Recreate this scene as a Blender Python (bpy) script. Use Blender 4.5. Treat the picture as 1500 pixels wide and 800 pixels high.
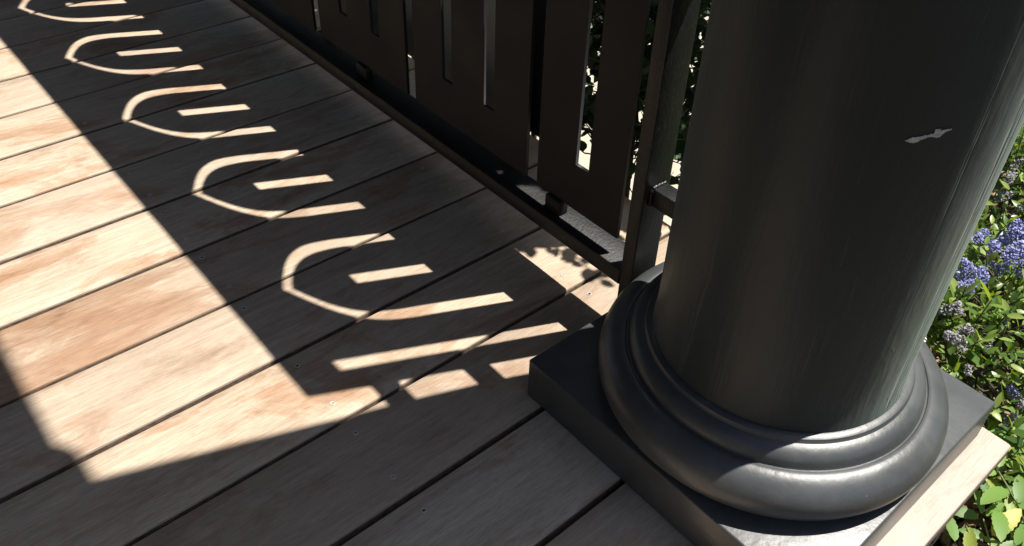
import bpy, bmesh, math, random
import numpy as np
from mathutils import Vector, Matrix

rng = random.Random(7)
NP = np.random.RandomState(11)
scene = bpy.context.scene
for o in list(bpy.data.objects):
    bpy.data.objects.remove(o, do_unlink=True)
COL = scene.collection

# ------------------------------------------------------------------ camera
FOC, YAW, PITCH, ROLL = 1260.46, 0.80156, 0.66624, 0.06526     # px at 1500 wide, radians
CAM = Vector((-0.76446, -0.37402, 0.85857))
PX, PY = 796.5, 343.3                                           # principal point (the photo is a crop)
_f = Vector((math.cos(YAW)*math.cos(PITCH), math.sin(YAW)*math.cos(PITCH), -math.sin(PITCH)))
_r = Vector((math.sin(YAW), -math.cos(YAW), 0)); _u = _r.cross(_f)
RGT = _r*math.cos(ROLL) + _u*math.sin(ROLL)
UPV = _u*math.cos(ROLL) - _r*math.sin(ROLL)
cam = bpy.data.cameras.new('camera'); camo = bpy.data.objects.new('camera', cam); COL.objects.link(camo)
M = Matrix((RGT, UPV, -_f)).transposed().to_4x4(); M.translation = CAM
camo.matrix_world = M
cam.sensor_fit = 'HORIZONTAL'; cam.sensor_width = 36; cam.lens = 36*FOC/1500
cam.shift_x = (750-PX)/1500; cam.shift_y = (PY-400)/1500
cam.clip_start = 0.02; cam.clip_end = 600
scene.camera = camo

def at(px, py, z):
    """point on the horizontal plane z under a photo pixel"""
    d = RGT*((px-PX)/FOC) - UPV*((py-PY)/FOC) + _f
    return CAM + d*((z-CAM.z)/d.z)
def pix(P):
    d = Vector(P)-CAM; w = d.dot(_f)
    return (PX+FOC*d.dot(RGT)/w, PY-FOC*d.dot(UPV)/w, w)

# ------------------------------------------------------------------ sky, sun, exposure
SUN = Vector((0.41, -0.1915, 1.0)).normalized()
EL = math.asin(SUN.z)
world = bpy.data.worlds.new('World'); scene.world = world; world.use_nodes = True
wn = world.node_tree.nodes; wl = world.node_tree.links
sky = wn.new('ShaderNodeTexSky'); sky.sky_type = 'NISHITA'; sky.sun_disc = False
sky.sun_elevation = EL; sky.sun_rotation = math.atan2(SUN.x, SUN.y)
bg = wn['Background']; bg.inputs['Strength'].default_value = 0.065
wl.new(sky.outputs[0], bg.inputs[0])
sun = bpy.data.lights.new('sun', 'SUN'); suno = bpy.data.objects.new('sun', sun); COL.objects.link(suno)
sun.energy = 5.0; sun.angle = math.radians(0.53); sun.color = (1.0, 0.945, 0.87)
suno.rotation_euler = SUN.to_track_quat('Z', 'Y').to_euler(); suno.location = (2, -2, 6)
scene.view_settings.view_transform = 'Standard'; scene.view_settings.look = 'None'
scene.view_settings.gamma = 1; scene.view_settings.exposure = 0.88

# ------------------------------------------------------------------ materials
def mat(name):
    m = bpy.data.materials.new(name); m.use_nodes = True
    return m, m.node_tree.nodes, m.node_tree.links, m.node_tree.nodes['Principled BSDF']
def N(ns, t, **kw):
    n = ns.new(t)
    for k, v in kw.items():
        if k in n.inputs: n.inputs[k].default_value = v
        else: setattr(n, k, v)
    return n
def ramp(ns, stops):
    n = ns.new('ShaderNodeValToRGB'); e = n.color_ramp.elements
    while len(e) < len(stops): e.new(0.5)
    for el, (p, c) in zip(e, stops):
        el.position = p; el.color = (*c, 1) if len(c) == 3 else c
    return n
def g3(v): return (v, v, v)

def wood_mat():
    m, ns, L, b = mat('weathered_hardwood')
    tc = N(ns, 'ShaderNodeTexCoord'); oi = N(ns, 'ShaderNodeObjectInfo')
    off = N(ns, 'ShaderNodeVectorMath', operation='SCALE'); cmb = N(ns, 'ShaderNodeCombineXYZ')
    for i in range(3): L.new(oi.outputs['Random'], cmb.inputs[i])
    L.new(cmb.outputs[0], off.inputs[0]); off.inputs['Scale'].default_value = 37.0
    add = N(ns, 'ShaderNodeVectorMath', operation='ADD')
    L.new(tc.outputs['Object'], add.inputs[0]); L.new(off.outputs[0], add.inputs[1])
    def stretched(sx, sy, sz):
        mp = N(ns, 'ShaderNodeMapping'); mp.inputs['Scale'].default_value = (sx, sy, sz)
        L.new(add.outputs[0], mp.inputs['Vector']); return mp
    def noise(src, scale, detail=4, rough=.6, dist=0):
        n = N(ns, 'ShaderNodeTexNoise'); n.inputs['Scale'].default_value = scale
        n.inputs['Detail'].default_value = detail; n.inputs['Roughness'].default_value = rough
        n.inputs['Distortion'].default_value = dist
        L.new(src.outputs[0], n.inputs['Vector']); return n
    grain = noise(stretched(1.6, 60, 60), 2.0, 7, .7, .25)
    fine = noise(stretched(16, 250, 250), 2.0, 7, .8)
    pore = noise(stretched(26, 380, 380), 1.6, 3, .6)
    patch = noise(stretched(3.6, 9.0, 9.0), 1.7, 9, .72, .3)
    stain = noise(stretched(2.0, 5.2, 5), 1.55, 7, .68, 1.2)
    r1 = ramp(ns, [(.28, (.38, .305, .235)), (.5, (.465, .39, .308)), (.74, (.53, .455, .37))])
    L.new(grain.outputs['Fac'], r1.inputs['Fac'])
    r2 = ramp(ns, [(.3, (.66, .55, .46)), (.44, (.95, .91, .87)), (.7, (1.1, 1.09, 1.08))])
    L.new(patch.outputs['Fac'], r2.inputs['Fac'])
    mx = N(ns, 'ShaderNodeMix', data_type='RGBA', blend_type='MULTIPLY'); mx.inputs[0].default_value = 1
    L.new(r1.outputs[0], mx.inputs[6]); L.new(r2.outputs[0], mx.inputs[7])
    rf = ramp(ns, [(.36, g3(.68)), (.62, g3(1.13))]); L.new(fine.outputs['Fac'], rf.inputs['Fac'])
    mx2 = N(ns, 'ShaderNodeMix', data_type='RGBA', blend_type='MULTIPLY'); mx2.inputs[0].default_value = .8
    L.new(mx.outputs[2], mx2.inputs[6]); L.new(rf.outputs[0], mx2.inputs[7])
    sx = N(ns, 'ShaderNodeSeparateXYZ'); L.new(tc.outputs['Object'], sx.inputs[0])
    d0 = N(ns, 'ShaderNodeMath', operation='ADD'); L.new(sx.outputs['X'], d0.inputs[0]); d0.inputs[1].default_value = .69
    d1 = N(ns, 'ShaderNodeMath', operation='ABSOLUTE'); L.new(d0.outputs[0], d1.inputs[0])
    d2 = N(ns, 'ShaderNodeMapRange', interpolation_type='SMOOTHSTEP'); L.new(d1.outputs[0], d2.inputs[0])
    d2.inputs[1].default_value = .0; d2.inputs[2].default_value = .26; d2.inputs[3].default_value = .17; d2.inputs[4].default_value = 0
    sa = N(ns, 'ShaderNodeAttribute', attribute_type='OBJECT', attribute_name='stain')
    d3 = N(ns, 'ShaderNodeMath', operation='MULTIPLY_ADD'); L.new(d2.outputs[0], d3.inputs[0]); L.new(sa.outputs['Fac'], d3.inputs[1]); L.new(stain.outputs['Fac'], d3.inputs[2])
    rs = ramp(ns, [(.54, g3(0)), (.58, g3(.40)), (.70, g3(.85))]); L.new(d3.outputs[0], rs.inputs['Fac'])
    st = N(ns, 'ShaderNodeMix', data_type='RGBA', blend_type='MULTIPLY')
    L.new(rs.outputs[0], st.inputs[0]); L.new(mx2.outputs[2], st.inputs[6]); st.inputs[7].default_value = (.68, .45, .30, 1)
    # boards differ a little in tone; silvering grows with a per-board value
    pp = ramp(ns, [(.30, g3(.62)), (.40, g3(1))]); L.new(pore.outputs['Fac'], pp.inputs['Fac'])
    mp_ = N(ns, 'ShaderNodeMix', data_type='RGBA', blend_type='MULTIPLY'); mp_.inputs[0].default_value = .8
    L.new(st.outputs[2], mp_.inputs[6]); L.new(pp.outputs[0], mp_.inputs[7]); st = mp_
    hv = ramp(ns, [(0, (.78, .72, .66)), (.35, (.94, .90, .86)), (.7, (1.02, 1.0, .98)), (1, (1.06, 1.08, 1.10))]); L.new(oi.outputs['Random'], hv.inputs['Fac'])
    m3 = N(ns, 'ShaderNodeMix', data_type='RGBA', blend_type='MULTIPLY'); m3.inputs[0].default_value = 1
    L.new(st.outputs[2], m3.inputs[6]); L.new(hv.outputs[0], m3.inputs[7])
    at_ = N(ns, 'ShaderNodeAttribute', attribute_type='OBJECT', attribute_name='silver')
    sv = N(ns, 'ShaderNodeMix', data_type='RGBA', blend_type='MIX')
    L.new(at_.outputs['Fac'], sv.inputs[0]); L.new(m3.outputs[2], sv.inputs[6])
    sg = ramp(ns, [(.30, (.24, .215, .19)), (.48, (.36, .33, .29)), (.70, (.45, .415, .365))]); sgm = N(ns, 'ShaderNodeMath', operation='MULTIPLY_ADD')
    L.new(fine.outputs['Fac'], sgm.inputs[0]); sgm.inputs[1].default_value = .5; hgm = N(ns, 'ShaderNodeMath', operation='MULTIPLY'); L.new(patch.outputs['Fac'], hgm.inputs[0]); hgm.inputs[1].default_value = .5
    L.new(hgm.outputs[0], sgm.inputs[2]); L.new(sgm.outputs[0], sg.inputs['Fac']); L.new(sg.outputs[0], sv.inputs[7])
    L.new(sv.outputs[2], b.inputs['Base Color'])
    b.inputs['Roughness'].default_value = .62; b.inputs['Specular IOR Level'].default_value = .3
    ad = N(ns, 'ShaderNodeMath', operation='ADD'); L.new(grain.outputs['Fac'], ad.inputs[0]); L.new(fine.outputs['Fac'], ad.inputs[1])
    bp = N(ns, 'ShaderNodeBump'); bp.inputs['Strength'].default_value = .35; bp.inputs['Distance'].default_value = .0012
    L.new(ad.outputs[0], bp.inputs['Height']); L.new(bp.outputs[0], b.inputs['Normal'])
    return m

def paint_mat(name, col, rough, scale, strength, stretch=1.0, dist=.0015, speck=0.0, wear=False):
    m, ns, L, b = mat(name)
    tc = N(ns, 'ShaderNodeTexCoord')
    mp = N(ns, 'ShaderNodeMapping'); mp.inputs['Scale'].default_value = (1, 1, stretch); L.new(tc.outputs['Object'], mp.inputs['Vector'])
    n1 = N(ns, 'ShaderNodeTexNoise'); n1.inputs['Scale'].default_value = scale; n1.inputs['Detail'].default_value = 5; n1.inputs['Roughness'].default_value = .6
    L.new(mp.outputs[0], n1.inputs['Vector'])
    n2 = N(ns, 'ShaderNodeTexNoise'); n2.inputs['Scale'].default_value = 9; n2.inputs['Detail'].default_value = 6
    L.new(tc.outputs['Object'], n2.inputs['Vector'])
    c = ramp(ns, [(.3, tuple(x*.78 for x in col)), (.7, tuple(x*1.2 for x in col))]); L.new(n2.outputs['Fac'], c.inputs['Fac'])
    src = c.outputs[0]
    if speck:
        n3 = N(ns, 'ShaderNodeTexNoise'); n3.inputs['Scale'].default_value = 420; n3.inputs['Detail'].default_value = 2
        mp3 = N(ns, 'ShaderNodeMapping'); mp3.inputs['Scale'].default_value = (1, 1, .35); L.new(tc.outputs['Object'], mp3.inputs['Vector']); L.new(mp3.outputs[0], n3.inputs['Vector'])
        r3 = ramp(ns, [(.62, g3(0)), (.72, g3(speck))]); L.new(n3.outputs['Fac'], r3.inputs['Fac'])
        mx = N(ns, 'ShaderNodeMix', data_type='RGBA'); L.new(r3.outputs[0], mx.inputs[0]); L.new(src, mx.inputs[6]); mx.inputs[7].default_value = (.30, .31, .29, 1)
        src = mx.outputs[2]
    if wear:      # dust film and small scuffs in the old paint
        n4 = N(ns, 'ShaderNodeTexNoise'); n4.inputs['Scale'].default_value = 26; n4.inputs['Detail'].default_value = 9; n4.inputs['Roughness'].default_value = .75
        L.new(tc.outputs['Object'], n4.inputs['Vector'])
        r4 = ramp(ns, [(.46, g3(0)), (.75, g3(.16))]); L.new(n4.outputs['Fac'], r4.inputs['Fac'])
        mx4 = N(ns, 'ShaderNodeMix', data_type='RGBA'); L.new(r4.outputs[0], mx4.inputs[0]); L.new(src, mx4.inputs[6]); mx4.inputs[7].default_value = (.20, .19, .17, 1)
        n5 = N(ns, 'ShaderNodeTexNoise'); n5.inputs['Scale'].default_value = 130; n5.inputs['Detail'].default_value = 3
        L.new(tc.outputs['Object'], n5.inputs['Vector'])
        r5 = ramp(ns, [(.74, g3(0)), (.78, g3(.55))]); L.new(n5.outputs['Fac'], r5.inputs['Fac'])
        mx5 = N(ns, 'ShaderNodeMix', data_type='RGBA'); L.new(r5.outputs[0], mx5.inputs[0]); L.new(mx4.outputs[2], mx5.inputs[6]); mx5.inputs[7].default_value = (.30, .30, .28, 1)
        src = mx5.outputs[2]
    L.new(src, b.inputs['Base Color'])
    rr = ramp(ns, [(.3, g3(rough*.85)), (.7, g3(min(1, rough*1.2)))]); L.new(n2.outputs['Fac'], rr.inputs['Fac']); L.new(rr.outputs[0], b.inputs['Roughness'])
    bp = N(ns, 'ShaderNodeBump'); bp.inputs['Strength'].default_value = strength; bp.inputs['Distance'].default_value = dist
    L.new(n1.outputs['Fac'], bp.inputs['Height']); L.new(bp.outputs[0], b.inputs['Normal'])
    return m

def shaft_mat():
    """dark paint over an old timber column: brush marks, runs and long grain checks"""
    m, ns, L, b = mat('column_paint')
    tc = N(ns, 'ShaderNodeTexCoord')
    def nz(scale, st, detail=5, rough=.6, dist=0):
        mp = N(ns, 'ShaderNodeMapping'); mp.inputs['Scale'].default_value = (1, 1, st); L.new(tc.outputs['Object'], mp.inputs['Vector'])
        n = N(ns, 'ShaderNodeTexNoise'); n.inputs['Scale'].default_value = scale; n.inputs['Detail'].default_value = detail
        n.inputs['Roughness'].default_value = rough; n.inputs['Distortion'].default_value = dist
        L.new(mp.outputs[0], n.inputs['Vector']); return n
    big = nz(7, .35); brush = nz(150, .05, 5, .7); check = nz(40, .03, 5, .6, .5); pit = nz(60, .6, 3)
    c = ramp(ns, [(.3, (.0110, .0150, .0150)), (.7, (.0160, .0210, .0205))]); L.new(big.outputs['Fac'], c.inputs['Fac']); L.new(c.outputs[0], b.inputs['Base Color'])
    b.inputs['Specular IOR Level'].default_value = .24
    b.inputs['Sheen Weight'].default_value = .16; b.inputs['Sheen Roughness'].default_value = .55; b.inputs['Sheen Tint'].default_value = (.76, .92, .84, 1)     # green-tinted sheen added to brighten the sunlit grazing edge
    rr = ramp(ns, [(.3, g3(.33)), (.7, g3(.52))]); L.new(big.outputs['Fac'], rr.inputs['Fac']); L.new(rr.outputs[0], b.inputs['Roughness'])
    ck = ramp(ns, [(.33, g3(0)), (.375, g3(1))]); L.new(check.outputs['Fac'], ck.inputs['Fac'])
    pr = ramp(ns, [(.70, g3(0)), (.80, g3(1))]); L.new(pit.outputs['Fac'], pr.inputs['Fac'])
    s1 = N(ns, 'ShaderNodeMath', operation='MULTIPLY'); L.new(brush.outputs['Fac'], s1.inputs[0]); s1.inputs[1].default_value = .4
    s2 = N(ns, 'ShaderNodeMath', operation='MULTIPLY_ADD'); L.new(ck.outputs[0], s2.inputs[0]); s2.inputs[1].default_value = .8; L.new(s1.outputs[0], s2.inputs[2])
    s3 = N(ns, 'ShaderNodeMath', operation='MULTIPLY_ADD'); L.new(pr.outputs[0], s3.inputs[0]); s3.inputs[1].default_value = .35; L.new(s2.outputs[0], s3.inputs[2])
    s4 = N(ns, 'ShaderNodeMath', operation='MULTIPLY_ADD'); L.new(big.outputs['Fac'], s4.inputs[0]); s4.inputs[1].default_value = 3.2; L.new(s3.outputs[0], s4.inputs[2])
    bp = N(ns, 'ShaderNodeBump'); bp.inputs['Strength'].default_value = .8; bp.inputs['Distance'].default_value = .0016
    L.new(s4.outputs[0], bp.inputs['Height']); L.new(bp.outputs[0], b.inputs['Normal'])
    return m

def plain_mat(name, col, rough=.7, scale=30, var=.2, bump=.3, dist=.003):
    m, ns, L, b = mat(name)
    tc = N(ns, 'ShaderNodeTexCoord')
    n = N(ns, 'ShaderNodeTexNoise'); n.inputs['Scale'].default_value = scale; n.inputs['Detail'].default_value = 8; n.inputs['Roughness'].default_value = .65
    L.new(tc.outputs['Object'], n.inputs['Vector'])
    c = ramp(ns, [(.3, tuple(x*(1-var) for x in col)), (.7, tuple(min(1, x*(1+var)) for x in col))]); L.new(n.outputs['Fac'], c.inputs['Fac'])
    L.new(c.outputs[0], b.inputs['Base Color']); b.inputs['Roughness'].default_value = rough
    bp = N(ns, 'ShaderNodeBump'); bp.inputs['Strength'].default_value = bump; bp.inputs['Distance'].default_value = dist
    L.new(n.outputs['Fac'], bp.inputs['Height']); L.new(bp.outputs[0], b.inputs['Normal'])
    return m

def leaf_mat(name, stops, rough=.38, trans=.3, by_object=True):
    m, ns, L, b = mat(name)
    if by_object:
        src = N(ns, 'ShaderNodeObjectInfo').outputs['Random']
    else:
        src = N(ns, 'ShaderNodeAttribute', attribute_name='tone').outputs['Fac']
    c = ramp(ns, stops); L.new(src, c.inputs['Fac'])
    L.new(c.outputs[0], b.inputs['Base Color']); b.inputs['Roughness'].default_value = rough
    tr = N(ns, 'ShaderNodeBsdfTranslucent')
    hs = N(ns, 'ShaderNodeHueSaturation'); hs.inputs['Saturation'].default_value = 1.25; hs.inputs['Value'].default_value = 1.5; hs.inputs['Hue'].default_value = .485
    L.new(c.outputs[0], hs.inputs['Color']); L.new(hs.outputs[0], tr.inputs['Color'])
    mx = N(ns, 'ShaderNodeMixShader'); mx.inputs[0].default_value = trans
    L.new(b.outputs[0], mx.inputs[1]); L.new(tr.outputs[0], mx.inputs[2]); L.new(mx.outputs[0], ns['Material Output'].inputs['Surface'])
    return m

WOOD = wood_mat()
SHAFT = shaft_mat()
BASEP = paint_mat('base_paint', (.050, .055, .057), .36, 70, .28, 1.0, .0016, wear=True)
STEEL = paint_mat('painted_steel', (.0092, .0098, .0104), .55, 220, .25, 1.0, .0006)
STEEL.node_tree.nodes['Principled BSDF'].inputs['Specular IOR Level'].default_value = .3
ROUGHST = paint_mat('rough_painted_steel', (.0085, .0095, .0092), .40, 260, .6, .35, .0012, speck=.13)
ROUGHST.node_tree.nodes['Principled BSDF'].inputs['Specular IOR Level'].default_value = .45
GREYPL = paint_mat('grey_plate_paint', (.42, .44, .41), .6, 90, .1)
DARKW = plain_mat('dark_timber', (.035, .03, .026), .8, 25, .3)
CHIP = plain_mat('bare_paint_chip', (.36, .36, .33), .8, 260, .35, .6, .001)
SCREWM = plain_mat('screw_steel', (.42, .42, .40), .5, 90, .2)
SCREWH = plain_mat('screw_recess', (.012, .012, .012), .8, 90, .2)
SOIL = plain_mat('soil', (.085, .06, .042), .95, 45, .55, .9, .02)
CONC = plain_mat('pale_concrete', (.40, .365, .29), .85, 22, .10, .3, .002)
MULCH = plain_mat('mulch_chip', (.24, .16, .105), .9, 60, .5, .5)
CEIL = plain_mat('porch_timber_paint', (.05, .05, .048), .6, 20, .15)
SIDING = plain_mat('house_siding_paint', (.16, .15, .14), .7, 12, .1)
STEM = plain_mat('stem_green', (.16, .20, .07), .6, 60, .3)
BARK = plain_mat('bark', (.085, .065, .05), .9, 60, .4)
CSTOPS = [(0, (.04, .09, .022)), (.3, (.10, .18, .035)), (.65, (.19, .29, .06)), (1, (.32, .40, .11))]
LEAF_O = leaf_mat('glossy_leaf', CSTOPS, .33, .36, True)
LEAF_J = leaf_mat('glossy_leaf_mass', CSTOPS, .33, .36, False)
HLEAF = leaf_mat('hedge_leaf', [(0, (.018, .045, .015)), (1, (.05, .10, .03))], .4, .14, False)
HLEAF_O = leaf_mat('hedge_leaf_single', [(0, (.018, .045, .015)), (1, (.05, .10, .03))], .4, .14, True)
BSTOPS = [(0, (.10, .20, .045)), (.6, (.15, .27, .06)), (.82, (.20, .32, .07)), (.9, (.42, .40, .06)), (1, (.5, .46, .09))]
BLEAF_O = leaf_mat('bramble_leaf', BSTOPS, .5, .35, True)
FLOWER = leaf_mat('blue_flower', [(0, (.16, .16, .36)), (.5, (.32, .33, .60)), (1, (.60, .61, .86))], .6, .2, False)
SPENT = leaf_mat('spent_flower', [(0, (.16, .15, .15)), (.5, (.30, .29, .31)), (1, (.46, .45, .43))], .8, .1, False)

# ------------------------------------------------------------------ mesh helpers
def link(name, me, parent=None, m=None):
    o = bpy.data.objects.new(name, me); COL.objects.link(o)
    if m is not None and me is not None and not me.materials: me.materials.append(m)
    if parent is not None: o.parent = parent
    return o
def empty(name, loc=(0, 0, 0)):
    o = bpy.data.objects.new(name, None); COL.objects.link(o); o.location = loc; o.empty_display_size = .05
    return o
def tag(o, label=None, cat=None, group=None, kind=None):
    if label: o['label'] = label
    if cat: o['category'] = cat
    if group: o['group'] = group
    if kind: o['kind'] = kind
    return o
def box_mesh(name, x0, x1, y0, y1, z0, z1, bev=0.0, seg=2, cuts=0):
    bm = bmesh.new()
    bmesh.ops.create_cube(bm, size=1)
    for v in bm.verts:
        v.co = Vector(((x0+x1)/2+v.co.x*(x1-x0), (y0+y1)/2+v.co.y*(y1-y0), (z0+z1)/2+v.co.z*(z1-z0)))
    if bev: bmesh.ops.bevel(bm, geom=list(bm.edges), offset=bev, segments=seg, profile=.5, affect='EDGES', clamp_overlap=True)
    me = bpy.data.meshes.new(name); bm.to_mesh(me); bm.free()
    if bev:
        for p in me.polygons: p.use_smooth = True
        try: me.set_sharp_from_angle(angle=math.radians(50))
        except Exception: pass
    return me
def lathe_mesh(name, prof, cx, cy, seg=96, close=False):
    vs, fs = [], []
    n = len(prof)
    for i in range(seg):
        a = 2*math.pi*i/seg
        for r, z in prof: vs.append((cx+r*math.cos(a), cy+r*math.sin(a), z))
    for i in range(seg):
        j = (i+1) % seg
        for k in range(n-1):
            fs.append((i*n+k, j*n+k, j*n+k+1, i*n+k+1))
    me = bpy.data.meshes.new(name); me.from_pydata(vs, [], fs); me.validate(); me.update()
    for p in me.polygons: p.use_smooth = True
    try: me.set_sharp_from_angle(angle=math.radians(38))
    except Exception: pass
    return me
def tube_data(pts, r0, r1, seg=5):
    vs, fs = [], []
    n = len(pts)
    for i, P in enumerate(pts):
        d = (pts[min(i+1, n-1)]-pts[max(i-1, 0)]).normalized()
        a = d.orthogonal().normalized(); b = d.cross(a)
        r = r0+(r1-r0)*i/(n-1)
        for k in range(seg):
            t = 2*math.pi*k/seg
            vs.append(P+(a*math.cos(t)+b*math.sin(t))*r)
    for i in range(n-1):
        for k in range(seg):
            k2 = (k+1) % seg
            fs.append((i*seg+k, i*seg+k2, (i+1)*seg+k2, (i+1)*seg+k))
    return vs, fs
class MB:
    def __init__(s): s.v, s.f = [], []
    def add(s, vs, fs):
        o = len(s.v); s.v += [tuple(v) for v in vs]; s.f += [tuple(i+o for i in f) for f in fs]
    def mesh(s, name, smooth=True):
        me = bpy.data.meshes.new(name); me.from_pydata(s.v, [], s.f); me.update()
        if smooth:
            me.polygons.foreach_set('use_smooth', [True]*len(me.polygons))
        return me

# ------------------------------------------------------------------ ground, path
GZ = -0.36
gm = MB()
gx = np.concatenate([[-300, -60, -12, -4], np.linspace(-2, 4, 61), [8, 20, 60, 300]])
gy = np.concatenate([[-300, -60, -12, -5], np.linspace(-2, 4, 61), [8, 20, 60, 300]])
hv = NP.rand(len(gx), len(gy))*.022
for i, x in enumerate(gx):
    for j, y in enumerate(gy): gm.v.append((x, y, GZ-.03+hv[i, j]))
nj = len(gy)
for i in range(len(gx)-1):
    for j in range(nj-1): gm.f.append((i*nj+j, (i+1)*nj+j, (i+1)*nj+j+1, i*nj+j+1))
tag(link('ground', gm.mesh('ground'), m=SOIL), kind='structure', label='brown garden soil around the porch')
tag(link('path', box_mesh('path', .47, 1.75, .42, 14, GZ-.06, GZ+.012, .008), m=CONC), kind='structure', label='pale concrete garden path beyond the railing')

# ------------------------------------------------------------------ deck
S = .143; GAP = .0074; DX0, DX1 = -2.45, .18; TH = .024
deck = tag(empty('deck', (0, 0, 0)), kind='structure', label='weathered hardwood porch deck of parallel boards')
def board_mesh(name):
    """one board in local coords, x along it, eased top edges, slightly cupped"""
    w = (S-GAP)/2; L0, L1 = DX0, DX1
    prof = [(-w, -TH), (-w, -.0035), (-w+.0009, -.0012), (-w+.0032, 0), (-w*.5, .0003), (0, .0005), (w*.5, .0003), (w-.0032, 0), (w-.0009, -.0012), (w, -.0035), (w, -TH)]
    vs, fs = [], []
    xs = [L0, L0+.003]+list(np.linspace(L0+.2, L1-.2, 9))+[L1-.003, L1]
    for i, x in enumerate(xs):
        k = 1 if i in (0, len(xs)-1) else 0
        for (y, z) in prof: vs.append((x, y*(1-.012*k), z-(.0025*k if z > -.01 else 0)))
    n = len(prof)
    for i in range(len(xs)-1):
        for k in range(n):
            k2 = (k+1) % n
            fs.append((i*n+k, (i+1)*n+k, (i+1)*n+k2, i*n+k2))
    fs.append(tuple(range(n))); fs.append(tuple(reversed([(len(xs)-1)*n+k for k in range(n)])))
    me = bpy.data.meshes.new(name); me.from_pydata(vs, [], fs); me.update()
    bm = bmesh.new(); bm.from_mesh(me); bmesh.ops.recalc_face_normals(bm, faces=bm.faces); bm.to_mesh(me); bm.free()
    for p in me.polygons: p.use_smooth = True
    me.set_sharp_from_angle(angle=math.radians(40))
    return me
bme = board_mesh('deck_board'); bme.materials.append(WOOD)
bme.materials.append(plain_mat('board_side_brown', (.13, .09, .065), .85, 90, .5, .5))      # darker brown board sides
for p in bme.polygons:
    if abs(p.normal.y) > .8 and p.center.z < -.004: p.material_index = 1
# screw: raised rim, sunk dark recess
sv, sf = [], []
sp = [(.0035, -.001), (.0035, .0008), (.0030, .0011), (.0023, .0009), (.0021, .0002)]
SG = 12
for i in range(SG):
    a = 2*math.pi*i/SG
    for r, z in sp: sv.append((r*math.cos(a), r*math.sin(a), z))
for i in range(SG):
    j = (i+1) % SG
    for k in range(len(sp)-1): sf.append((i*5+k, j*5+k, j*5+k+1, i*5+k+1))
sf.append(tuple(i*5+4 for i in range(SG)))
sme = bpy.data.meshes.new('screw'); sme.from_pydata(sv, [], sf); sme.materials.append(SCREWM); sme.materials.append(SCREWH)
sme.polygons[len(sf)-1].material_index = 1
for k in range(-2, 30):
    yc = (k+.5)*S
    b = link('deck_board', bme, deck); b.location = (rng.uniform(-.002, .001), yc+rng.uniform(-.0009, .0009), rng.uniform(-.0006, .0004)); b.rotation_euler.z = rng.uniform(-.0006, .0006)
    b['stain'] = {4: .75, 3: .15, 5: .25, 6: .55, 7: .3, 8: .65, 9: .4}.get(k, 0.0)
    b['silver'] = {-2: .7, -1: .3}.get(k, max(0, .10+.12*math.sin(k*2.3)))
    if k <= 12:
        for xj in (-1.25, -.85, -.45, -.05):
            if k < 1 and xj == -.05: continue
            for dy in (-.041, .044):
                s = link('screw', sme, b); s.location = (xj+rng.uniform(-.003, .003), dy+rng.uniform(-.003, .003), .0)
                s.rotation_euler.z = rng.uniform(0, 6)
for xj in (-2.25, -1.85, -1.45, -1.05, -.65, -.25, .13):
    link('joist', box_mesh('joist', xj-.02, xj+.02, -.27, 4.2, -.17, -TH-.001), deck, DARKW)
link('edge_beam', box_mesh('edge_beam', -2.4, .15, -.268, -.24, -.20, -TH-.002), deck, DARKW)

# ------------------------------------------------------------------ column
CX, CY = -.0485, -.042
colm = tag(empty('porch_column', (CX, CY, 0)), 'thick round black painted column on a square plinth at the deck corner', 'column')
PM = Matrix.Translation((-CX, -CY, 0))
def part(name, me, parent, m, root=None):
    """mesh given in world coords, parented to an empty at its base"""
    o = link(name, me, parent, m)
    o.matrix_parent_inverse = Matrix.Translation(-(root or parent).location)
    return o
PLX0, PLX1, PLY0, PLY1, PLH = -.248, .155, -.247, .172, .067
part('plinth', box_mesh('plinth', PLX0, PLX1, PLY0, PLY1, .0015, PLH, .0028, 3), colm, BASEP)
prof = [(.10, PLH+.0005), (.184, PLH+.0005)]
for i in range(15):
    t = -math.pi/2+.25+(math.pi-.45)*i/14
    prof.append((.1755+.0325*math.cos(t), .0985+.0325*math.sin(t)))
prof += [(.1795, .1305), (.1775, .1300), (.1765, .1285), (.1748, .1285), (.1738, .1310), (.1730, .1360), (.1705, .1415), (.1660, .1458), (.1605, .1480), (.1570, .1490), (.1560, .1505), (.1550, .1535), (.1520, .1550), (.1465, .1556), (.12, .1556)]
part('base_moulding', lathe_mesh('base_moulding', prof, CX, CY, 160), colm, BASEP)
rad = [(.150, .14), (.1465, .165), (.1455, .20), (.1455, .40), (.1450, .62), (.1405, .85), (.1310, 1.12), (.1215, 1.40), (.1120, 1.68), (.1050, 1.84), (.1035, 1.90)]
zs = np.linspace(.150, 1.90, 90); rr = np.interp(zs, [z for r, z in rad], [r for r, z in rad])
part('shaft', lathe_mesh('shaft', list(zip(rr, zs)), CX, CY, 160), colm, SHAFT)
cp = [(.098, 1.893), (.112, 1.895), (.115, 1.902), (.110, 1.909), (.108, 1.930), (.114, 1.936), (.122, 1.948), (.125, 1.962), (.123, 1.9735), (.08, 1.9735)]
part('capital', lathe_mesh('capital', cp, CX, CY, 96), colm, BASEP)
def rounded_prism(name, cx, cy, h, r, z0, z1, n=8):
    ring = []
    for q, (sx_, sy_) in enumerate(((1, 1), (-1, 1), (-1, -1), (1, -1))):
        for k in range(n+1):
            a = math.pi/2*(q+k/n); ring.append((cx+sx_*(h-r)+r*math.cos(a), cy+sy_*(h-r)+r*math.sin(a)))
    m_ = len(ring); vs = [(x, y, z0) for x, y in ring]+[(x, y, z1) for x, y in ring]
    fs = [(i, (i+1) % m_, m_+(i+1) % m_, m_+i) for i in range(m_)]+[tuple(reversed(range(m_))), tuple(range(m_, 2*m_))]
    me = bpy.data.meshes.new(name); me.from_pydata(vs, [], fs); me.update(); return me
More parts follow.
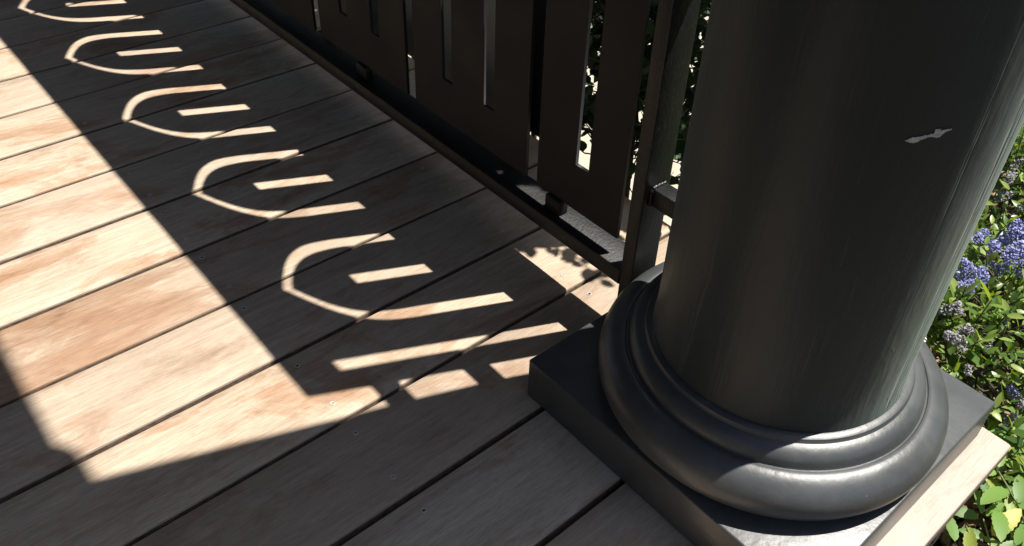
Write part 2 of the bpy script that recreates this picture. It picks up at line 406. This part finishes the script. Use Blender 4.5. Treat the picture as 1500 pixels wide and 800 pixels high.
part('abacus', rounded_prism('abacus', CX, CY, .143, .048, 1.974, 2.009), colm, BASEP)
# paint chip: ragged patch lying on the shaft surface
def on_shaft(px, py):
    d = (RGT*((px-PX)/FOC) - UPV*((py-PY)/FOC) + _f)
    ox, oy = CAM.x-CX, CAM.y-CY; R = .1456
    A = d.x**2+d.y**2; B = 2*(ox*d.x+oy*d.y); C = ox*ox+oy*oy-R*R
    t = (-B-math.sqrt(B*B-4*A*C))/(2*A)
    return CAM+d*t
chip_top = [(1325, 205), (1331, 203), (1336, 201), (1344, 200), (1352, 199), (1362, 197), (1368, 195), (1370, 189), (1376, 188), (1380, 190), (1386, 190), (1394, 188)]
chip_bot = [(1326, 206.5), (1331, 208), (1337, 210), (1345, 207), (1352, 203), (1361, 200), (1367, 200), (1370, 202), (1376, 201), (1380, 196), (1386, 193), (1393, 189.5)]
cv, cf = [], []
for (a, b_) in zip(chip_top, chip_bot):
    P, Q = on_shaft(*a), on_shaft(*b_)
    for T in (P, (P+Q)/2, Q):
        nrm = Vector((T.x-CX, T.y-CY, 0)).normalized()
        T = Vector((CX, CY, T.z))+nrm*(.1456+.0004)
        cv.append(T)
nn = len(chip_top)
for i in range(nn-1):
    for k in (0, 1): cf.append((i*3+k, (i+1)*3+k, (i+1)*3+k+1, i*3+k+1))
me = bpy.data.meshes.new('paint_chip'); me.from_pydata(cv, [], cf)
bm = bmesh.new(); bm.from_mesh(me)
bmesh.ops.subdivide_edges(bm, edges=bm.edges, cuts=2)
for v in bm.verts:
    n_ = Vector((v.co.x-CX, v.co.y-CY, 0)).normalized()
    j = rng.uniform(-.0006, .0006)
    v.co = Vector((CX, CY, v.co.z+j))+n_*(.1459+rng.uniform(0, .0005))+Vector((-n_.y, n_.x, 0))*((v.co-Vector((CX, CY, v.co.z))).dot(Vector((-n_.y, n_.x, 0))))
bm.to_mesh(me); bm.free()
tag(part('paint_chip', me, colm, CHIP), 'pale ragged chip where the paint has flaked off')

# ------------------------------------------------------------------ railing
XF = -.0548
rail = tag(empty('metal_railing', (XF, 1.5, 0)), 'black steel porch railing with pointed arch slots beside the column', 'railing')
YE = 3.265
part('bottom_rail', box_mesh('bottom_rail', -.078, -.028, .1835, YE, .0895, .1155, .0022), rail, ROUGHST)
part('top_rail', box_mesh('top_rail', -.078, -.028, .1625, YE+.02, .930, .956, .0022), rail, ROUGHST)
for (ya, yb) in ((.1625, .1832), (YE+.0005, YE+.0212)):
    part('post', box_mesh('post', -.0785, -.0305, ya, yb, .001, .9295, .0018), rail, ROUGHST)
def smooth_half(pts, n=5):
    """Catmull-Rom through (d, z) points"""
    P = [np.array(p) for p in pts]; P = [2*P[0]-P[1]]+P+[2*P[-1]-P[-2]]
    out = []
    for i in range(1, len(P)-2):
        for k in range(n):
            t = k/n
            out.append(.5*((2*P[i])+(-P[i-1]+P[i+1])*t+(2*P[i-1]-5*P[i]+4*P[i+1]-P[i+2])*t*t+(-P[i-1]+3*P[i]-3*P[i+1]+P[i+2])*t**3))
    out.append(P[-2]); return [tuple(p) for p in out]
outer = smooth_half([(.113, .48), (.1128, .56), (.1070, .637), (.0905, .700), (.0635, .752), (.0310, .793), (0, .826)])
inner = smooth_half([(.0878, .48), (.0875, .57), (.0798, .650), (.0620, .706), (.0385, .746), (.0145, .775), (0, .789)])
PER = .302; Y0 = .391; NU = 10; ZB, ZT = .140, .905; YR = .2145; YL = Y0+PER*(NU-1)+.151
cu = bpy.data.curves.new('panel_outline', 'CURVE'); cu.dimensions = '2D'; cu.fill_mode = 'BOTH'; cu.extrude = .0026
def spline(pts):
    s = cu.splines.new('POLY'); s.points.add(len(pts)-1)
    for p, q in zip(s.points, pts): p.co = (q[0], q[1], 0, 1)
    s.use_cyclic_u = True
edge = [(YR, ZT), (YR, ZB)]
for k in range(NU):
    c = Y0+PER*k
    edge += [(c-.0125, ZB), (c-.0125, .605), (c+.0125, .605), (c+.0125, ZB)]
    hole = [(c-.113, .213)]+[(c-d, z) for d, z in outer]+[(c+d, z) for d, z in reversed(outer[:-1])]+[(c+.113, .213), (c+.088, .213)]
    hole += [(c+d, z) for d, z in inner]+[(c-d, z) for d, z in reversed(inner[:-1])]+[(c-.088, .213)]
    spline(hole)
edge += [(YL, ZB), (YL, ZT)]
spline(edge)
co = bpy.data.objects.new('panel_outline', cu); COL.objects.link(co)
dg = bpy.context.evaluated_depsgraph_get()
pme = bpy.data.meshes.new_from_object(co.evaluated_get(dg)); pme.name = 'infill_panel'
bpy.data.objects.remove(co, do_unlink=True)
for v in pme.vertices: v.co = Vector((XF+v.co.z, v.co.x, v.co.y))
pme.flip_normals()
pme.materials.clear()
part('infill_panel', pme, rail, STEEL)
for ys in [.337+.504*i for i in range(6)]:
    part('spacer', box_mesh('spacer', XF-.009, XF+.009, ys-.016, ys+.016, .115, .1405, .003), rail, STEEL)
    part('spacer', box_mesh('spacer', XF-.009, XF+.009, ys-.016, ys+.016, .9045, .931, .003), rail, STEEL)
# plate behind the lower slots, on short arms welded to the bottom rail
part('back_plate', box_mesh('back_plate', -.002, .003, .492, 3.2, .166, .462, .0008), rail, GREYPL)
part('back_plate_end', box_mesh('back_plate_end', -.0325, -.0285, .359, .4915, .196, .406, .0008), rail, STEEL)
part('plate_arm', box_mesh('plate_arm', -.0335, -.0300, .455, .475, .115, .198, .0008), rail, STEEL)
for ys in (.56, 1.05, 1.95, 2.86):
    part('plate_arm', box_mesh('plate_arm', -.0285, .0022, ys-.01, ys+.01, .100, .112, .001), rail, STEEL)
    part('plate_arm', box_mesh('plate_arm', -.0015, .0025, ys-.01, ys+.01, .111, .168, .0008), rail, STEEL)
# short bars tying the post to the column, each with a weld bead
for zb in (.2305, .512, .782):
    br = part('tie_bar', box_mesh('tie_bar', -.0655, -.0405, .094, .1627, zb, zb+.0255, .0016), rail, ROUGHST)
    wb = MB()
    for (x0, z0, x1, z1) in ((-.066, zb+.026, -.040, zb+.026), (-.0665, zb, -.0665, zb+.026), (-.0395, zb, -.0395, zb+.026)):
        pts = []
        for i in range(14):
            t = i/13
            pts.append(Vector((x0+(x1-x0)*t, .1608+rng.uniform(-.0006, .0006), z0+(z1-z0)*t)))
        vs, fs = [], []
        seg = 7
        for i, P in enumerate(pts):
            d = Vector((x1-x0, 0, z1-z0)).normalized(); a = Vector((0, 1, 0)); c = d.cross(a)
            r = .0026*(1+.3*math.sin(i*2.4))*(.3 if i in (0, 13) else 1)
            for q in range(seg):
                tt = 2*math.pi*q/seg; vs.append(P+(a*math.cos(tt)+c*math.sin(tt))*r)
        for i in range(13):
            for q in range(seg): fs.append((i*seg+q, i*seg+(q+1) % seg, (i+1)*seg+(q+1) % seg, (i+1)*seg+q))
        wb.add(vs, fs)
    w_ = link('weld_bead', wb.mesh('weld_bead'), br, ROUGHST); w_.matrix_parent_inverse = Matrix.Translation(-rail.location) @ Matrix.Identity(4)
    w_.matrix_parent_inverse = Matrix.Identity(4)

# ------------------------------------------------------------------ porch roof and house front (their shade falls on the deck)
roof = tag(empty('porch_roof', (-1.1, 2, 2.01)), 'dark timber porch roof carried by the column', 'roof')
part('beam', box_mesh('beam', -.19, .094, -.19, 6, 2.010, 2.17, .004), roof, CEIL)
part('beam', box_mesh('beam', -2.6, -.191, -.185, .09, 2.012, 2.168, .004), roof, CEIL)
part('ceiling', box_mesh('ceiling', -2.6, .138, -.28, 6, 2.171, 2.195, .002), roof, CEIL)
part('fascia', box_mesh('fascia', .139, .156, -.30, 6, 2.176, 2.28, .002), roof, CEIL)
hw = tag(empty('house', (-2.5, 2, GZ)), 'dark house front at the back of the porch', 'house')
for i in range(20):
    z0 = GZ+.01+i*.125
    part('siding_board', box_mesh('siding_board', -2.62+.002*(i % 2), -2.5+.003*(i % 2), -3, 8, z0, z0+.122, .002), hw, SIDING)

# ------------------------------------------------------------------ plants
def leaf_geo(L, W, fold=.22, droop=.15, ser=0, n=4):
    """leaf in local coords along +x, blade folded along the midrib; returns verts, faces"""
    vs, fs = [(0, 0, 0)], []
    ts = np.linspace(0, 1, n+2)[1:-1]
    for i, t in enumerate(ts):
        w = W/2*(1.86*t**.62*(1-t)**.78 if ser else math.sin(math.pi*t**.9)**.8)
        if ser: w *= (1+ser*(1 if i % 2 else -1))
        z = -droop*L*t*t
        vs += [(L*t, w, z+fold*w), (L*t, 0, z), (L*t, -w, z+fold*w)]
    vs.append((L, 0, -droop*L))
    fs += [(0, 2, 1), (0, 3, 2)]
    for i in range(n-1):
        a = 1+3*i; b = a+3
        fs += [(a, a+1, b+1, b), (a+1, a+2, b+2, b+1)]
    a = 1+3*(n-1); e = len(vs)-1
    fs += [(a, a+1, e), (a+1, a+2, e)]
    return vs, fs
def leaf_mesh(name, *a, m=None, **k):
    vs, fs = leaf_geo(*a, **k)
    me = bpy.data.meshes.new(name); me.from_pydata(vs, [], fs); me.update()
    for p in me.polygons: p.use_smooth = True
    me.materials.append(m); return me
CE_LEAF = [leaf_mesh('leaf', .028, .011, m=LEAF_O), leaf_mesh('leaf', .020, .011, .3, .3, m=LEAF_O), leaf_mesh('leaf', .038, .013, .15, .05, m=LEAF_O)]
HE_LEAF = [leaf_mesh('leaf', .034, .022, m=HLEAF_O), leaf_mesh('leaf', .028, .020, .3, .2, m=HLEAF_O)]
BR_LEAF = [leaf_mesh('leaf', .056, .030, .15, .25, .07, 13, m=BLEAF_O), leaf_mesh('leaf', .044, .026, .3, .1, .08, 13, m=BLEAF_O)]

def basis(d, up_hint):
    x = d.normalized(); z = (up_hint-x*up_hint.dot(x))
    z = z.normalized() if z.length > 1e-4 else x.orthogonal().normalized()
    y = z.cross(x)
    return Matrix((x, y, z)).transposed()
def in_view(P, margin=25):
    u, v, w = pix(P)
    return w > 0 and -margin < u < 1500+margin and -margin < v < 800+margin

def shrub(name, label, cat, group, base, rx, ry, z0, z1, ntw, meshes, geo, jm, n_ind=300, per=11, seed=1, tw=.11, up=.5, twig_filter=None, stems=5, extra=()):
    R = random.Random(seed)
    root = empty(name, base); tag(root, label, cat, group)
    bx, by, bz = base
    leaves = []; wood = MB(); 
    twigs = list(extra)
    while len(twigs) < ntw+len(extra):
        a = R.uniform(0, 2*math.pi); q = R.random()**.42; zt = R.random()**.75
        prof = math.sqrt(max(.08, 1-(max(0, zt-.45)/.62)**2))
        P = Vector((bx+rx*q*prof*math.cos(a), by+ry*q*prof*math.sin(a), z0+(z1-z0)*zt))
        if twig_filter and not twig_filter(P): continue
        d = Vector(((P.x-bx)/max(rx, .05), (P.y-by)/max(ry, .05), up+.5*zt+R.uniform(-.3, .3)))+Vector((R.uniform(-.5, .5), R.uniform(-.5, .5), R.uniform(-.2, .2)))
        twigs.append((P, d.normalized()))
    mains = []
    for i in range(stems):
        a = 6.283*i/stems+R.uniform(-.4, .4); q = R.uniform(.25, .6)
        T = Vector((bx+rx*q*math.cos(a), by+ry*q*math.sin(a), z0+(z1-z0)*R.uniform(.5, .8)))
        B = Vector((bx+.05*math.cos(a), by+.05*math.sin(a), bz-.02)); Mi = (B+T)/2+Vector((R.uniform(-.05, .05), R.uniform(-.05, .05), .05))
        pts = [B*(1-t)**2+Mi*2*t*(1-t)+T*t*t for t in np.linspace(0, 1, 8)]
        mains.append(pts); wood.add(*tube_data(pts, .009, .003, 6))
    for (P, d) in twigs:
        L = tw*R.uniform(.7, 1.25)
        A = P-d*L
        # join the twig to the nearest main stem
        best = min((p for pts in mains for p in pts[2:]), key=lambda p: (p-A).length)
        mid = (best+A)/2+Vector((0, 0, -.02))
        wood.add(*tube_data([best, mid, A, A+d*L*.5, P], .0022, .0009, 4))
        side = d.orthogonal().normalized()
        for i in range(per):
            t = .05+.95*i/(per-1); ang = 2.4*i+R.uniform(-.4, .4)
            rot = Matrix.Rotation(ang, 3, d); out = rot @ side
            ld = (out*R.uniform(.8, 1.1)+d*(.35+.7*t)+Vector((0, 0, R.uniform(-.1, .25)))).normalized()
            sc = R.uniform(.65, 1.15)*(1 if t < .85 else .75)
            B3 = basis(ld, Vector((R.uniform(-.5, .5), R.uniform(-.5, .5), 1)))
            X = B3.to_4x4() @ Matrix.Scale(sc, 4); X.translation = A+d*L*t
            leaves.append(X)
    # the leaves that show largest become parts of their own, the rest one mass
    vis = [i for i, X in enumerate(leaves) if in_view(X.translation)]
    vis.sort(key=lambda i: (leaves[i].translation-CAM).length)
    ind = set(vis[:n_ind])
    inv = Matrix.Translation(-Vector(base))
    for i in ind:
        o = link('leaf', meshes[i % len(meshes)], root); o.matrix_local = inv @ leaves[i]
    vs0 = np.array(geo[0]); V, F, T = [], [], []
    k = 0; off = len(vs0)
    for i, X in enumerate(leaves):
        if i in ind: continue
        Xn = np.array(X); V.append(vs0 @ Xn[:3, :3].T + Xn[:3, 3])
        F += [tuple(a+k*off for a in f) for f in geo[1]]; T += [R.random()]*off; k += 1
    if k:
        me = bpy.data.meshes.new('foliage'); me.from_pydata(np.concatenate(V).tolist(), [], F); me.update()
        at_ = me.attributes.new('tone', 'FLOAT', 'POINT'); at_.data.foreach_set('value', T)
        me.polygons.foreach_set('use_smooth', [True]*len(me.polygons))
        tag(part('foliage', me, root, jm), kind='stuff')
    part('stem', wood.mesh('stem'), root, BARK)
    return root

def cluster_mesh(name, n, ln, rd, fr, m, seed):
    R = random.Random(seed); mb = MB(); T = []
    for i in range(n):
        t = R.random(); a = R.uniform(0, 6.283); q = R.random()**.35
        rr = rd*math.sqrt(max(.05, 1-(2*t-.9)**2/1.3))*q
        P = Vector((rr*math.cos(a), rr*math.sin(a), ln*(t-.5)))
        r = fr*R.uniform(.6, 1.25); rot = Matrix.Rotation(R.uniform(0, 6.28), 3, Vector((R.uniform(-1, 1), R.uniform(-1, 1), R.uniform(-1, 1))).normalized())
        vs = [P+rot @ Vector(v)*r for v in ((1, 0, .25), (.3, .95, -.2), (-.8, .6, .3), (-.8, -.6, -.2), (.3, -.95, .3), (0, 0, .55), (0, 0, -.55))]
        mb.add(vs, [(i_, (i_+1) % 5, 5) for i_ in range(5)]+[((i_+1) % 5, i_, 6) for i_ in range(5)])
        T += [min(1, max(0, .25+.5*q*R.random()+R.uniform(-.2, .25)))]*7
    me = mb.mesh(name, False); a_ = me.attributes.new('tone', 'FLOAT', 'POINT'); a_.data.foreach_set('value', T)
    me.materials.append(m); return me
BLUE = [cluster_mesh('flower_cluster', 170, .038, .0125, .0021, FLOWER, s) for s in (1, 2, 3)]
GREY = [cluster_mesh('spent_flower', 90, .026, .0075, .0021, SPENT, s) for s in (4, 5)]

# flowering shrubs to the right of the column
CEG = 'blue flowering shrubs beside the porch'
def clear_of_deck(P): return not (P.x < DX1+.03 and P.y > -.30 and P.z > -.30) and not (P.x < DX1+.03 and P.z > -.06)
geoC = leaf_geo(.027, .011)
sh1 = shrub('flowering_shrub', 'glossy leaved shrub hugging the plinth with clusters of blue and faded flowers', 'shrub', CEG, (.50, -.09, GZ), .30, .30, -.26, .02, 330, CE_LEAF, geoC, LEAF_J, 300, 11, 21, .10, .7, clear_of_deck)
sh2 = shrub('flowering_shrub', 'taller shrub behind the column carrying the largest blue flower heads', 'shrub', CEG, (.92, .02, GZ), .34, .34, -.30, .02, 300, CE_LEAF, geoC, LEAF_J, 300, 11, 22, .11, .7, clear_of_deck)
sh3 = shrub('flowering_shrub', 'bright leaved shrub farthest out past the column edge', 'shrub', CEG, (1.45, .12, GZ), .42, .40, -.30, .06, 240, CE_LEAF, geoC, LEAF_J, 200, 11, 23, .12, .7, clear_of_deck)
sh4 = shrub('flowering_shrub', 'dense shrub with upright leaves at the corner of the pale end board', 'shrub', CEG, (.46, -.46, GZ), .26, .20, -.30, -.10, 190, CE_LEAF, geoC, LEAF_J, 300, 11, 24, .10, .8, clear_of_deck)
shrub('flowering_shrub', 'shrub of broad plain leaves between the column and the path', 'shrub', CEG, (.72, .40, GZ), .24, .20, -.28, .0, 70, CE_LEAF, geoC, LEAF_J, 60, 11, 25, .12, .7, clear_of_deck)
def put_clusters(root, meshes, name, spots, seed, parent_label=None):
    R = random.Random(seed)
    for (px, py, z, s) in spots:
        P = at(px, py, z)
        o = link(name, meshes[R.randrange(len(meshes))], root)
        X = (Matrix.Translation(P) @ Matrix.Rotation(R.uniform(-.9, .9), 4, 'X') @ Matrix.Rotation(R.uniform(-.9, .9), 4, 'Y') @ Matrix.Rotation(R.uniform(0, 6.28), 4, 'Z') @ Matrix.Scale(s, 4))
        o.matrix_local = Matrix.Translation(-root.location) @ X
put_clusters(sh2, BLUE, 'flower_cluster', [(1432, 348, -.02, .8), (1456, 362, -.01, 1.0), (1444, 345, -.03, .8), (1480, 345, 0, 1.1), (1494, 335, .01, 1.1), (1489, 368, .0, 1.25), (1498, 385, .0, 1.2), (1478, 378, 0, 1.0), (1470, 352, -.02, .9), (1447, 366, -.03, .7), (1505, 352, 0, 1.2)], 3)
put_clusters(sh1, BLUE, 'flower_cluster', [(1410, 395, .01, .95), (1424, 400, .01, 1.0), (1440, 403, .0, .75), (1416, 420, .015, .95), (1428, 412, .0, .8), (1463, 394, -.02, .6), (1450, 385, -.03, .5), (1483, 573, -.09, .7)], 4)
put_clusters(sh1, GREY, 'spent_flower', [(1386, 452, .0, .9), (1396, 450, .0, 1.0), (1404, 456, .0, .9), (1390, 492, -.01, 1.0), (1400, 498, -.01, 1.1), (1410, 504, -.01, .9), (1418, 484, -.02, .9), (1412, 482, -.02, .8), (1447, 506, -.04, .9), (1475, 470, -.05, .7), (1418, 542, -.05, .8), (1495, 590, -.1, .9), (1480, 613, -.1, .8), (1404, 372, -.02, .7)], 5)
put_clusters(sh3, GREY, 'spent_flower', [(1478, 262, -.05, 1.3), (1470, 288, -.05, 1.2), (1484, 252, -.06, 1.1), (1494, 238, -.05, 1.2), (1496, 302, -.06, .9)], 6)

# bramble-like plants along the edge of the end board
def bramble(label, base, tips, seed):
    R = random.Random(seed)
    root = empty('bramble', base); tag(root, label, 'plant', 'serrated leaved plants under the end board')
    wd = MB(); B = Vector(base)
    for T in tips:
        T = Vector(T); mid = (B+T)/2+Vector((R.uniform(-.03, .03), R.uniform(-.03, .03), .07))
        pts = [B*(1-t)**2+mid*2*t*(1-t)+T*t*t for t in np.linspace(0, 1, 9)]
        wd.add(*tube_data(pts, .0022, .0012, 5))
        for i in range(3, 9):
            d = (pts[i]-pts[i-1]).normalized()
            for s in ((-1, 1) if i < 8 else (-1, 0, 1)):
                if R.random() < .38: continue
                out = d.cross(Vector((0, 0, 1))).normalized()*s
                ld = (out+d*(.5 if s else 1)+Vector((0, 0, R.uniform(-.1, .3)))).normalized()
                X = basis(ld, Vector((R.uniform(-.4, .4), R.uniform(-.4, .4), 1))).to_4x4() @ Matrix.Scale(R.uniform(.6, 1.1), 4)
                X.translation = pts[i]+ld*.006
                if X.translation.y > -.292 and X.translation.x < .2: continue
                o = link('leaf', BR_LEAF[R.randrange(2)], root); o.matrix_local = Matrix.Translation(-B) @ X
    part('stem', wd.mesh('stem'), root, STEM)
    return root
bramble('pale green serrated plant leaning out below the end board corner', (.30, -.42, GZ-.02), [tuple(at(1462, 690, -.12)), tuple(at(1485, 640, -.13)), tuple(at(1452, 735, -.14)), tuple(at(1499, 720, -.16)), (.40, -.37, -.13), (.34, -.50, -.15)], 31)
bramble('serrated plant with some yellowed leaves over the mulch', (.12, -.44, GZ-.02), [tuple(at(1415, 770, -.12)), tuple(at(1440, 760, -.16)), tuple(at(1400, 800, -.12)), tuple(at(1480, 770, -.22)), (.05, -.38, -.12), (.16, -.52, -.15)], 32)
bramble('low serrated plant with a long arching stem beyond the mulch', (.44, -.34, GZ-.02), [tuple(at(1490, 665, -.15)), tuple(at(1470, 740, -.22)), (.50, -.40, -.15), (.40, -.28, -.16)], 33)

# mulch chips on the soil
mm = MB(); R = random.Random(5)
for i in range(6500):
    x = R.uniform(.0, 1.5); y = R.uniform(-.85, .40)
    P = Vector((x, y, GZ-.012+R.uniform(0, .018))); l, w, h = R.uniform(.006, .026), R.uniform(.003, .009), R.uniform(.001, .004)
    rot = Matrix.Rotation(R.uniform(0, 6.28), 3, 'Z') @ Matrix.Rotation(R.uniform(-.6, .6), 3, 'Y') @ Matrix.Rotation(R.uniform(-.6, .6), 3, 'X')
    vs = [P+rot @ Vector((a*l*(1+.2*b), b*w, c*h)) for a in (-1, 1) for b in (-1, 1) for c in (-1, 1)]
    mm.add(vs, [(0, 1, 3, 2), (4, 6, 7, 5), (0, 4, 5, 1), (2, 3, 7, 6), (0, 2, 6, 4), (1, 5, 7, 3)])
tag(link('mulch', mm.mesh('mulch', False), m=MULCH), kind='stuff', label='brown bark mulch scattered over the soil')

# hedge between the deck edge and the path; it shades the foot of the railing
geoH = leaf_geo(.034, .022, n=3)
HG = 'hedge bushes along the deck edge'
def hedge_ok(P):
    s = P.y+.467*P.x
    return P.x > .215 and s > .375 and P.z < (P.x+.125)/.41 and P.z > (.34 if P.y > .80 else -.02)
R_h = random.Random(9)
sprays = []      # sprays of the first bush that reach past it and dapple the deck under the rail
for (xd, yd, xs) in ((-.015, .335, .27), (-.01, .275, .30)):
    t = (xs-xd)/.41
    sprays.append((Vector((xs, yd-.1915*t, t)), Vector((.1, -.8, .45)).normalized()))
hx = [(.33, .46), (.33, .86), (.33, 1.28), (.33, 1.72), (.33, 2.2)]
hl = ['dark hedge bush beside the railing post, seen through the end slots', 'hedge bush second from the railing post', 'hedge bush third from the railing post', 'hedge bush fourth from the railing post', 'hedge bush farthest from the railing post']
for i, (x, y) in enumerate(hx):
    shrub('hedge_bush', hl[i], 'bush', HG, (x, y, GZ), .17, .30, -.06, 1.36, 640, HE_LEAF, geoH, HLEAF, 120 if i == 0 else 0, 9, 40+i, .11, .5, hedge_ok, 6, sprays if i == 0 else ())

# ------------------------------------------------------------------ unseen trees, added to block low sky light from the porch
TLEAF = leaf_mat('tree_leaf', [(0, (.025, .055, .016)), (1, (.06, .12, .03))], .5, .2, False)
def tree(label, base, h, cr, seed):
    R = random.Random(seed); root = empty('sky_block_tree', base); tag(root, label, 'tree', 'unseen trees added to block low sky light')
    B = Vector(base); wd = MB()
    top = B+Vector((R.uniform(-.2, .2), R.uniform(-.2, .2), h*.8))
    tr = [B+(top-B)*t+Vector((.06*math.sin(5*t), .06*math.cos(4*t)-.06, 0)) for t in np.linspace(0, 1, 9)]
    wd.add(*tube_data(tr, .11, .03, 8)); tips = []
    for i in range(16):
        a = 2.4*i; t = .25+.7*i/16; P = B+(top-B)*t
        q = cr*R.uniform(.55, .85)*math.sqrt(max(.15, 1-(2*t-1.05)**2*.8))
        T = P+Vector((q*math.cos(a), q*math.sin(a), R.uniform(.2, .6))); mid = (P+T)/2+Vector((0, 0, .1))
        wd.add(*tube_data([P, mid, T], .035, .008, 5)); tips.append(T)
    part('trunk', wd.mesh('trunk'), root, BARK)
    g = leaf_geo(.15, .085, n=2); v0 = np.array(g[0]); V, F, T_ = [], [], []; k = 0
    for c in range(150):
        a = R.uniform(0, 6.283); zt = R.random(); q = cr*R.random()**.4*math.sqrt(max(.1, 1-(2*zt-1)**2))
        P = B+Vector((q*math.cos(a), q*math.sin(a), h*(.14+.86*zt)))
        for j in range(34):
            D = Vector((R.gauss(0, 1), R.gauss(0, 1), R.gauss(0, .7)))*.17
            X = basis(Vector((R.gauss(0, 1), R.gauss(0, 1), R.gauss(-.2, .6))), Vector((R.uniform(-.6, .6), R.uniform(-.6, .6), 1))).to_4x4() @ Matrix.Scale(R.uniform(.6, 1.2), 4)
            X.translation = P+D; Xn = np.array(X)
            V.append(v0 @ Xn[:3, :3].T+Xn[:3, 3]); F += [tuple(i_+k*len(v0) for i_ in f) for f in g[1]]; T_ += [R.random()]*len(v0); k += 1
    me = bpy.data.meshes.new('crown'); me.from_pydata(np.concatenate(V).tolist(), [], F); me.update()
    me.attributes.new('tone', 'FLOAT', 'POINT').data.foreach_set('value', T_)
    tag(part('crown', me, root, TLEAF), kind='stuff')
for i, (x, y, h, r, lb) in enumerate([(3.3, 4.6, 4.6, 1.6, 'added unseen tree blocking sky beyond the far end of the path'), (3.9, 1.9, 4.8, 1.6, 'added unseen tree blocking sky across the path from the railing'), (4.1, -.9, 4.7, 1.6, 'added unseen tree blocking sky straight out from the column'), (2.9, -3.4, 4.6, 1.6, 'added unseen tree blocking sky out past the end board')]):
    tree(lb, (x, y, GZ-.02), h, r, 60+i)

# ------------------------------------------------------------------ render
scene.render.engine = 'CYCLES'
scene.cycles.max_bounces = 8
